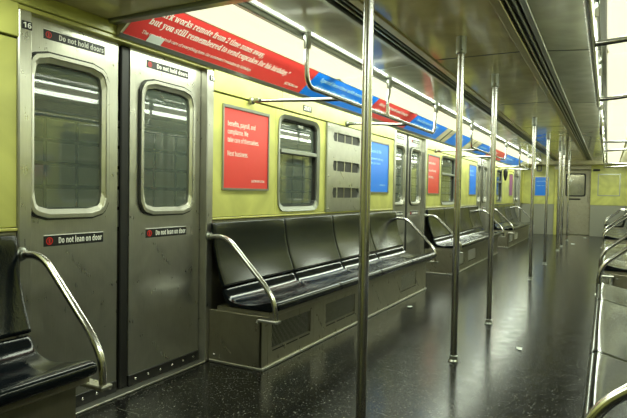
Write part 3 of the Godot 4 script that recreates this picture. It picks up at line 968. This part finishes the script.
func tunnel() -> void:
	# tiled station wall beyond the left-hand windows
	var t := struct("wall_station", "pale glazed tile station wall with dark joints outside the left windows", "wall", Vector3(-1.0, 0, 0), PI / 2)
	part("grout", bx(Vector3(-1.0, -1.0, -0.2), Vector3(26.0, 3.2, -0.008), 0.0), M.grout, t)
	var b := MB.new()
	b.box(Vector3(-0.1125, -0.0645, -0.008), Vector3(0.1125, 0.0645, 0.0), 0.003)
	var m := b.mesh()
	var rng := RandomNumberGenerator.new()
	rng.seed = 12
	var far := MB.new()
	for i in 74:
		for j in 5:
			var at := Vector3(2.26 + 0.25 * i, 0.897 + 0.1555 * j, 0.0)
			if i < 55:
				var o := part("tile", m, M.tile[rng.randi() % 4], t)
				o.position = at
			else:
				far.box(at + Vector3(-0.1125, -0.0645, -0.008), at + Vector3(0.1125, 0.0645, 0.0), 0.0)
	part("far_tiles", far, M.tile[1], t).set_meta("kind", "stuff")
	part("lower_wall", bx(Vector3(-1.0, -1.0, -0.02), Vector3(26.0, 0.80, 0.02), 0.01), M.concrete, t)
	part("ledge", bx(Vector3(-1.0, 1.60, -0.02), Vector3(26.0, 1.635, 0.05), 0.008), M.grey, t)
	part("cable_pipe", bx(Vector3(-1.0, 1.70, -0.01), Vector3(26.0, 1.73, 0.03), 0.01), M.concrete, t)
	# strip lamps out of view above the windows, placed to light the tiles
	for z in [-3.4, -8.6]:
		var l := thing("unseen_station_lamp", "unseen strip lamp outside, placed to light the station tiles, %s" % ("near the first doors" if z > -5 else "farther along"), "lamp", Vector3(-1.0, 2.62, z), PI / 2)
		part("housing", bx(Vector3(-0.65, 0.02, 0.0), Vector3(0.65, 0.1, 0.12), 0.01), M.alu, l)
		var tb := MB.new()
		tb.tube([Vector3(-0.6, 0, 0.06), Vector3(0.6, 0, 0.06)], 0.019, 12)
		part("lamp_tube", tb, M.lens, l)
		var a := AreaLight3D.new()
		a.name = "light"
		a.area_size = Vector2(1.2, 0.04)
		a.light_color = Color(1.0, 0.985, 0.9)
		a.light_energy = 0.16
		a.shadow_enabled = true
		a.area_range = 20.0
		l.add_child(a)
		a.position = Vector3(0, -0.025, 0.06)
		a.rotation.x = -PI / 2
	# dark concrete wall beyond the right-hand windows
	var r := struct("wall_tunnel", "dark concrete tunnel wall outside the right windows", "wall")
	part("concrete_face", bx(Vector3(W + 1.1, -1.0, -26.0), Vector3(W + 1.3, 3.2, 3.0), 0.0), M.concrete, r)
	# next car's end seen through the end door
	var e := struct("wall_next_car", "pale end of the next car beyond the end door", "wall")
	part("car_end", bx(Vector3(-0.1, -0.2, END_Z - 1.2), Vector3(W + 0.1, 2.6, END_Z - 1.0), 0.0), M.cream, e)
	var l := thing("unseen_next_car_lamp", "small unseen lamp placed to light the next car beyond the end door", "lamp", Vector3(1.4, 2.1, END_Z - 0.92))  # lamp out of view, placed to brighten the end of the next car
	part("housing", bx(Vector3(-0.2, 0.01, -0.08), Vector3(0.2, 0.06, 0.08), 0.01), M.alu, l)
	part("lamp_glass", bx(Vector3(-0.18, -0.01, -0.06), Vector3(0.18, 0.01, 0.06), 0.008), M.lens, l)
	var al := AreaLight3D.new()
	al.name = "light"
	al.area_size = Vector2(0.36, 0.12)
	al.light_color = Color(0.95, 1.0, 0.92)
	al.light_energy = 0.9
	al.shadow_enabled = true
	al.area_range = 10.0
	l.add_child(al)
	al.position = Vector3(0, -0.02, 0)
	al.rotation.x = -PI / 2

func _ready() -> void:
	# camera, sky, exposure
	var cam := Camera3D.new()
	cam.name = "camera"
	cam.fov = 2.0 * rad_to_deg(atan(209.0 / 550.0))
	cam.position = Vector3(2.3, 1.12, 0)
	cam.rotation_order = EULER_ORDER_YXZ
	cam.rotation_degrees = Vector3(-1.695, 28.10, 0.993)
	cam.near = 0.02
	cam.far = 100.0
	add_child(cam)
	cam.current = true
	var we := WorldEnvironment.new()
	we.name = "environment"
	var env := Environment.new()
	env.background_mode = Environment.BG_COLOR
	env.background_color = Color(0.004, 0.004, 0.004)
	env.tonemap_mode = Environment.TONE_MAPPER_LINEAR
	env.tonemap_exposure = 1.0
	env.sdfgi_enabled = true
	env.ssao_enabled = true
	env.ssil_enabled = true
	we.environment = env
	add_child(we)
	materials()
	shell()
	tunnel()
	# lights
	var words := ["nearest the camera", "second along", "third along", "fourth along", "fifth along", "sixth along", "seventh along", "at the far end"]
	var lz := [-2.09, -4.21, -6.33, -8.45, -10.57, -12.69, -14.81, -17.18]
	for i in 7:
		for side in [-1, 1]:
			ceiling_light(side, lz[i], lz[i + 1], words[i] if i < 6 else words[7])
	ceiling_light(-1, 0.6, -1.39, "out of view beside the camera, placed to light the near left wall")  # unseen left diffuser, its place chosen to light the near left wall
	ceiling_light(1, 0.03, -2.07, "out of view above the camera, placed to light the near left wall")  # right row carried on out of view to light the near left wall
	# poles
	var pz := [-2.11, -3.70, -4.945, -7.855, -9.79, -12.41, -13.49, -15.41]
	var pl := ["thick foreground steel pole crossing the whole picture height", "second steel pole from the camera, right of the second doors", "third steel pole from the camera, in the middle of the aisle", "fourth steel pole along the aisle, by the blue end poster", "fifth steel pole along the aisle, left of the end door", "left one of three far poles before the end door", "middle one of three far poles before the end door", "farthest pole, right one of three before the end door window"]
	for i in 8: pole(pz[i], pl[i])
	# handrails
	handrail(-1, -3.08, -6.06, [[-3.30, -3.62], [-4.94, -5.15]], "overhead steel handrail above the long left bench, nearest on the left")
	handrail(-1, -7.90, -10.88, [[-8.12, -8.44], [-9.74, -9.97]], "overhead steel handrail above the second left bench")
	handrail(-1, -12.72, -15.70, [[-12.94, -13.26], [-14.56, -14.79]], "overhead steel handrail above the farthest left bench")
	handrail(1, -1.70, -4.68, [[-2.45, -2.75], [-4.0, -4.3]], "overhead steel handrail above the near right bench, top right")
	handrail(1, -6.50, -9.48, [[-7.3, -7.6], [-8.7, -9.0]], "overhead steel handrail above the second right bench")
	handrail(1, -11.32, -14.30, [[-12.1, -12.4], [-13.5, -13.8]], "overhead steel handrail above the farthest right bench")
	# benches
	bench(-1, 1.5, -1.512, [0.64, -0.22, -0.65], [], [-1.535], "black bench at the left edge, cut off by the picture")
	bench(-1, -2.832, -6.37, [-3.74, -4.60, -5.47], [[-2.965, -3.487], [-3.73, -4.28], [-5.47, -5.98]], [-2.835, -6.385], "long black bench below the red poster and window")
	bench(-1, -7.66, -11.19, [-8.56, -9.43, -10.30], [[-7.80, -8.30], [-8.6, -9.15], [-10.3, -10.8]], [-7.655, -11.205], "second black bench on the left, beyond the second doors")
	bench(-1, -12.48, -16.01, [-13.39, -14.25, -15.12], [[-12.6, -13.1], [-13.4, -13.9]], [-12.475, -16.025], "farthest full black bench on the left, near the end wall")
	bench(1, -1.50, -4.95, [-2.70, -4.12], [[-1.6, -2.1], [-3.2, -3.7]], [-1.56, -5.02], "black bench at the right edge with steel armrests, nearest the camera")
	bench(1, -6.305, -9.77, [-7.17, -8.04, -8.9], [[-6.5, -7.0], [-8.2, -8.7]], [-6.28, -9.80], "second black bench on the right, beyond the first armrest pair")
	bench(1, -11.125, -14.59, [-11.99, -12.86, -13.7], [[-11.3, -11.8]], [-11.10, -14.62], "farthest full black bench on the right side")
	bench(1, -15.945, -17.70, [-16.8], [], [-15.92], "short black bench at the far right corner")
	# wall posters and plates
	wall_card(-1, -2.98, -3.555, M.red, [["benefits, payroll, and", 0.045, 0.06, 0.165, 0.33], ["compliance. We", 0.045, 0.06, 0.11, 0.24], ["take care of themselves.", 0.045, 0.06, 0.055, 0.38], ["Next business.", 0.045, 0.06, -0.04, 0.24], ["JUSTWORKS.COM", 0.022, 0.35, -0.225, 0.17]], M.white, "red poster with white words, nearest on the left wall")
	wall_card(-1, -5.57, -6.165, M.blue, [["work & life", 0.045, 0.05, 0.17, 0.3], ["paperwork made easy", 0.035, 0.05, 0.09, 0.36], ["for your team", 0.035, 0.05, 0.04, 0.28], ["JUSTWORKS.COM", 0.022, 0.32, -0.2, 0.17]], M.pale_blue, "blue poster right of the slotted steel panel")
	wall_card(-1, -7.77, -8.39, M.red, [["benefits, payroll, and", 0.045, 0.06, 0.165, 0.33], ["take care of themselves.", 0.045, 0.06, 0.055, 0.38], ["Next business.", 0.045, 0.06, -0.04, 0.24]], M.white, "red poster just beyond the second doors")
	wall_card(-1, -10.46, -11.08, M.blue, [["work & life", 0.045, 0.05, 0.17, 0.3], ["paperwork made easy", 0.035, 0.05, 0.09, 0.36]], M.pale_blue, "blue poster just before the third doors")
	wall_card(-1, -15.2, -15.8, M.purple, [], M.white, "purplish red poster near the far end of the left wall")
	var eb := thing("wall_poster", "bright blue poster on the far end wall", "poster", Vector3(0.555, 1.43, END_Z), 0.0, "framed wall posters")
	part("card", bx(Vector3(-0.19, -0.275, 0.002), Vector3(0.19, 0.275, 0.005), 0.0), M.blue, eb)
	part("frame", ring_of(R(-0.2, 0.2, -0.287, 0.287), 0.004, R(-0.187, 0.187, -0.272, 0.272), 0.0, 0.0005, 0.012), M.steel_dark, eb)
	write("work & life", 0.04, Vector3(-0.02, 0.15, 0.0055), M.pale_blue, eb, false, false, false, 0.26)
	write("made easy", 0.03, Vector3(-0.04, 0.02, 0.0055), M.pale_blue, eb, false, false, false, 0.22)
	vent_panel()
	plate_number("16", Vector3(0.013, 1.838, -1.562), 0.048, 0.036, -1, "small black plate numbered 16 on the left door jamb")
	plate_number("15", Vector3(0.013, 1.851, -2.855), 0.048, 0.036, -1, "small black plate numbered 15 on the right door jamb")
	plate_number("2507", Vector3(0.0125, 1.836, -4.14), 0.15, 0.05, -1, "small black number plate above the left wall window")
	plate_number("2500", Vector3(W - 0.001, 1.445, -3.77), 0.22, 0.06, 1, "car number plate on the right wall above a flag sticker")
	var fl := thing("flag_sticker", "striped flag sticker on the right wall, seen mirrored in the door", "sticker", Vector3(W - 0.001, 1.305, -3.74), turn(1))
	for i in 9:
		part("stripe", bx(Vector3(-0.09, 0.06 - (i + 1) * 0.0135, 0.0), Vector3(0.09, 0.06 - i * 0.0135, 0.001), 0.0), M.flag_red if i % 2 == 0 else M.paper, fl)
	part("canton", bx(Vector3(-0.09, -0.008, 0.001), Vector3(-0.01, 0.06, 0.0016), 0.0), M.flag_blue, fl)
	# overhead cards, left cove
	overhead_ad(-2.085, -3.945, M.red, [["Mark works remote from 2 time zones away,", 0.055, 0.10, 0.205, 1.02, true], ["but you still remembered to send cupcakes for his birthday.\"", 0.055, 0.10, 0.14, 1.44, true], ["The one who took care of everything here. Get automated reminders for birthdays.", 0.028, 0.10, 0.062, 1.02, true, false], ["JUSTWORKS.com", 0.03, 1.58, 0.06, 0.2, false, false]], M.white, "long red overhead card with white italic words above the near doors")
	overhead_ad(-3.945, -5.28, M.blue, [["Spend less time with benefits,", 0.05, 0.12, 0.2, 0.98, false], ["and more time with your team.", 0.05, 0.12, 0.125, 0.92, false]], M.pale_blue, "blue overhead card beside the long red one, behind the handrail")
	overhead_ad(-5.28, -6.56, M.red, [["Hire, onboard and insure", 0.05, 0.12, 0.2, 0.9, false], ["without all the paperwork.", 0.05, 0.12, 0.125, 0.8, false]], M.white, "red overhead card between two blue cards")
	overhead_ad(-6.56, -8.0, M.blue, [["Spend less time with benefits,", 0.05, 0.12, 0.2, 0.98, false], ["and more time with your team.", 0.05, 0.12, 0.125, 0.92, false]], M.pale_blue, "blue overhead card above the second doors")
	overhead_ad(-8.52, -9.65, M.blue, [["Spend less time", 0.05, 0.12, 0.18, 0.6, false]], M.pale_blue, "blue overhead card after the first cream gap")
	overhead_ad(-10.5, -11.65, M.blue, [["Spend less time", 0.05, 0.12, 0.18, 0.6, false]], M.pale_blue, "blue overhead card above the third doors, before a red one")
	overhead_ad(-11.65, -13.45, M.red, [["Hire, onboard", 0.05, 0.12, 0.18, 0.7, false]], M.white, "farthest red overhead card")
	overhead_ad(-13.45, -16.1, M.blue, [["Spend less time", 0.06, 0.2, 0.16, 1.0, false]], M.pale_blue, "farthest blue overhead card")
	for e in [[-8.0, -8.52], [-9.65, -10.5]]:
		overhead_ad(e[0], e[1], M.cream, [], M.white, "cream filler card with a dark stripe, %s" % ("nearer one" if e[0] > -9 else "farther one"))
		var o: Node3D = get_child(get_child_count() - 1)
		part("stripe", bx(Vector3(-0.03, 0.0, 0.0), Vector3(0.03, 0.268, 0.001), 0.0), M.gasket, o)
	var st := thing("paper_label", "small grey paper label stuck on the long red overhead card", "label")
	st.transform = Transform3D(Basis(Vector3(0, 0, -1), Vector3(0.776, 0.631, 0), Vector3(0.631, -0.776, 0)), Vector3(0.022, 1.934, -2.30) + Vector3(0.631, -0.776, 0) * 0.0075 + Vector3(0.776, 0.631, 0) * 0.03)
	part("paper", bx(Vector3(-0.055, -0.028, 0.0), Vector3(0.055, 0.035, 0.0008), 0.0), M.paper, st)
	# small things
	var hb := thing("hanging_grip", "small dark grip hanging by the far left window", "grip", Vector3(0.0, 1.64, -13.98), PI / 2)
	var b := MB.new()
	b.lathe([Vector2(0.0, -0.15), Vector2(0.02, -0.14), Vector2(0.05, -0.02), Vector2(0.055, 0.08), Vector2(0.03, 0.13), Vector2(0.0, 0.14)], Vector3(0, 0, 0.1), 16)
	part("grip", b, M.rubber, hb)
	part("arm", bx(Vector3(-0.012, 0.10, 0.0), Vector3(0.012, 0.125, 0.1), 0.003), M.steel_dark, hb)
	var br := thing("door_control_bracket", "dark square bracket hanging at the left of the end wall", "bracket", Vector3(0.50, 1.86, END_Z + 0.3))
	part("frame", ring_of(R(-0.07, 0.07, 0.0, 0.2), 0.02, R(-0.04, 0.04, 0.04, 0.2 - 0.03), 0.01, -0.02, 0.02), M.black, br)
	part("stem", bx(Vector3(-0.02, 0.19, -0.015), Vector3(0.02, 0.186 + 0.003, 0.015), 0.0), M.black, br)
	scrap(0.60, -5.25, 0.035, "small paper scrap on the floor by the long left bench")
	scrap(1.60, -14.5, 0.07, "white paper scrap on the floor before the end door")
	scrap(1.78, -16.9, 0.06, "white paper scrap at the foot of the end door")
	scrap(1.76, -4.25, 0.03, "tiny paper scrap in mid floor, near the right bench")
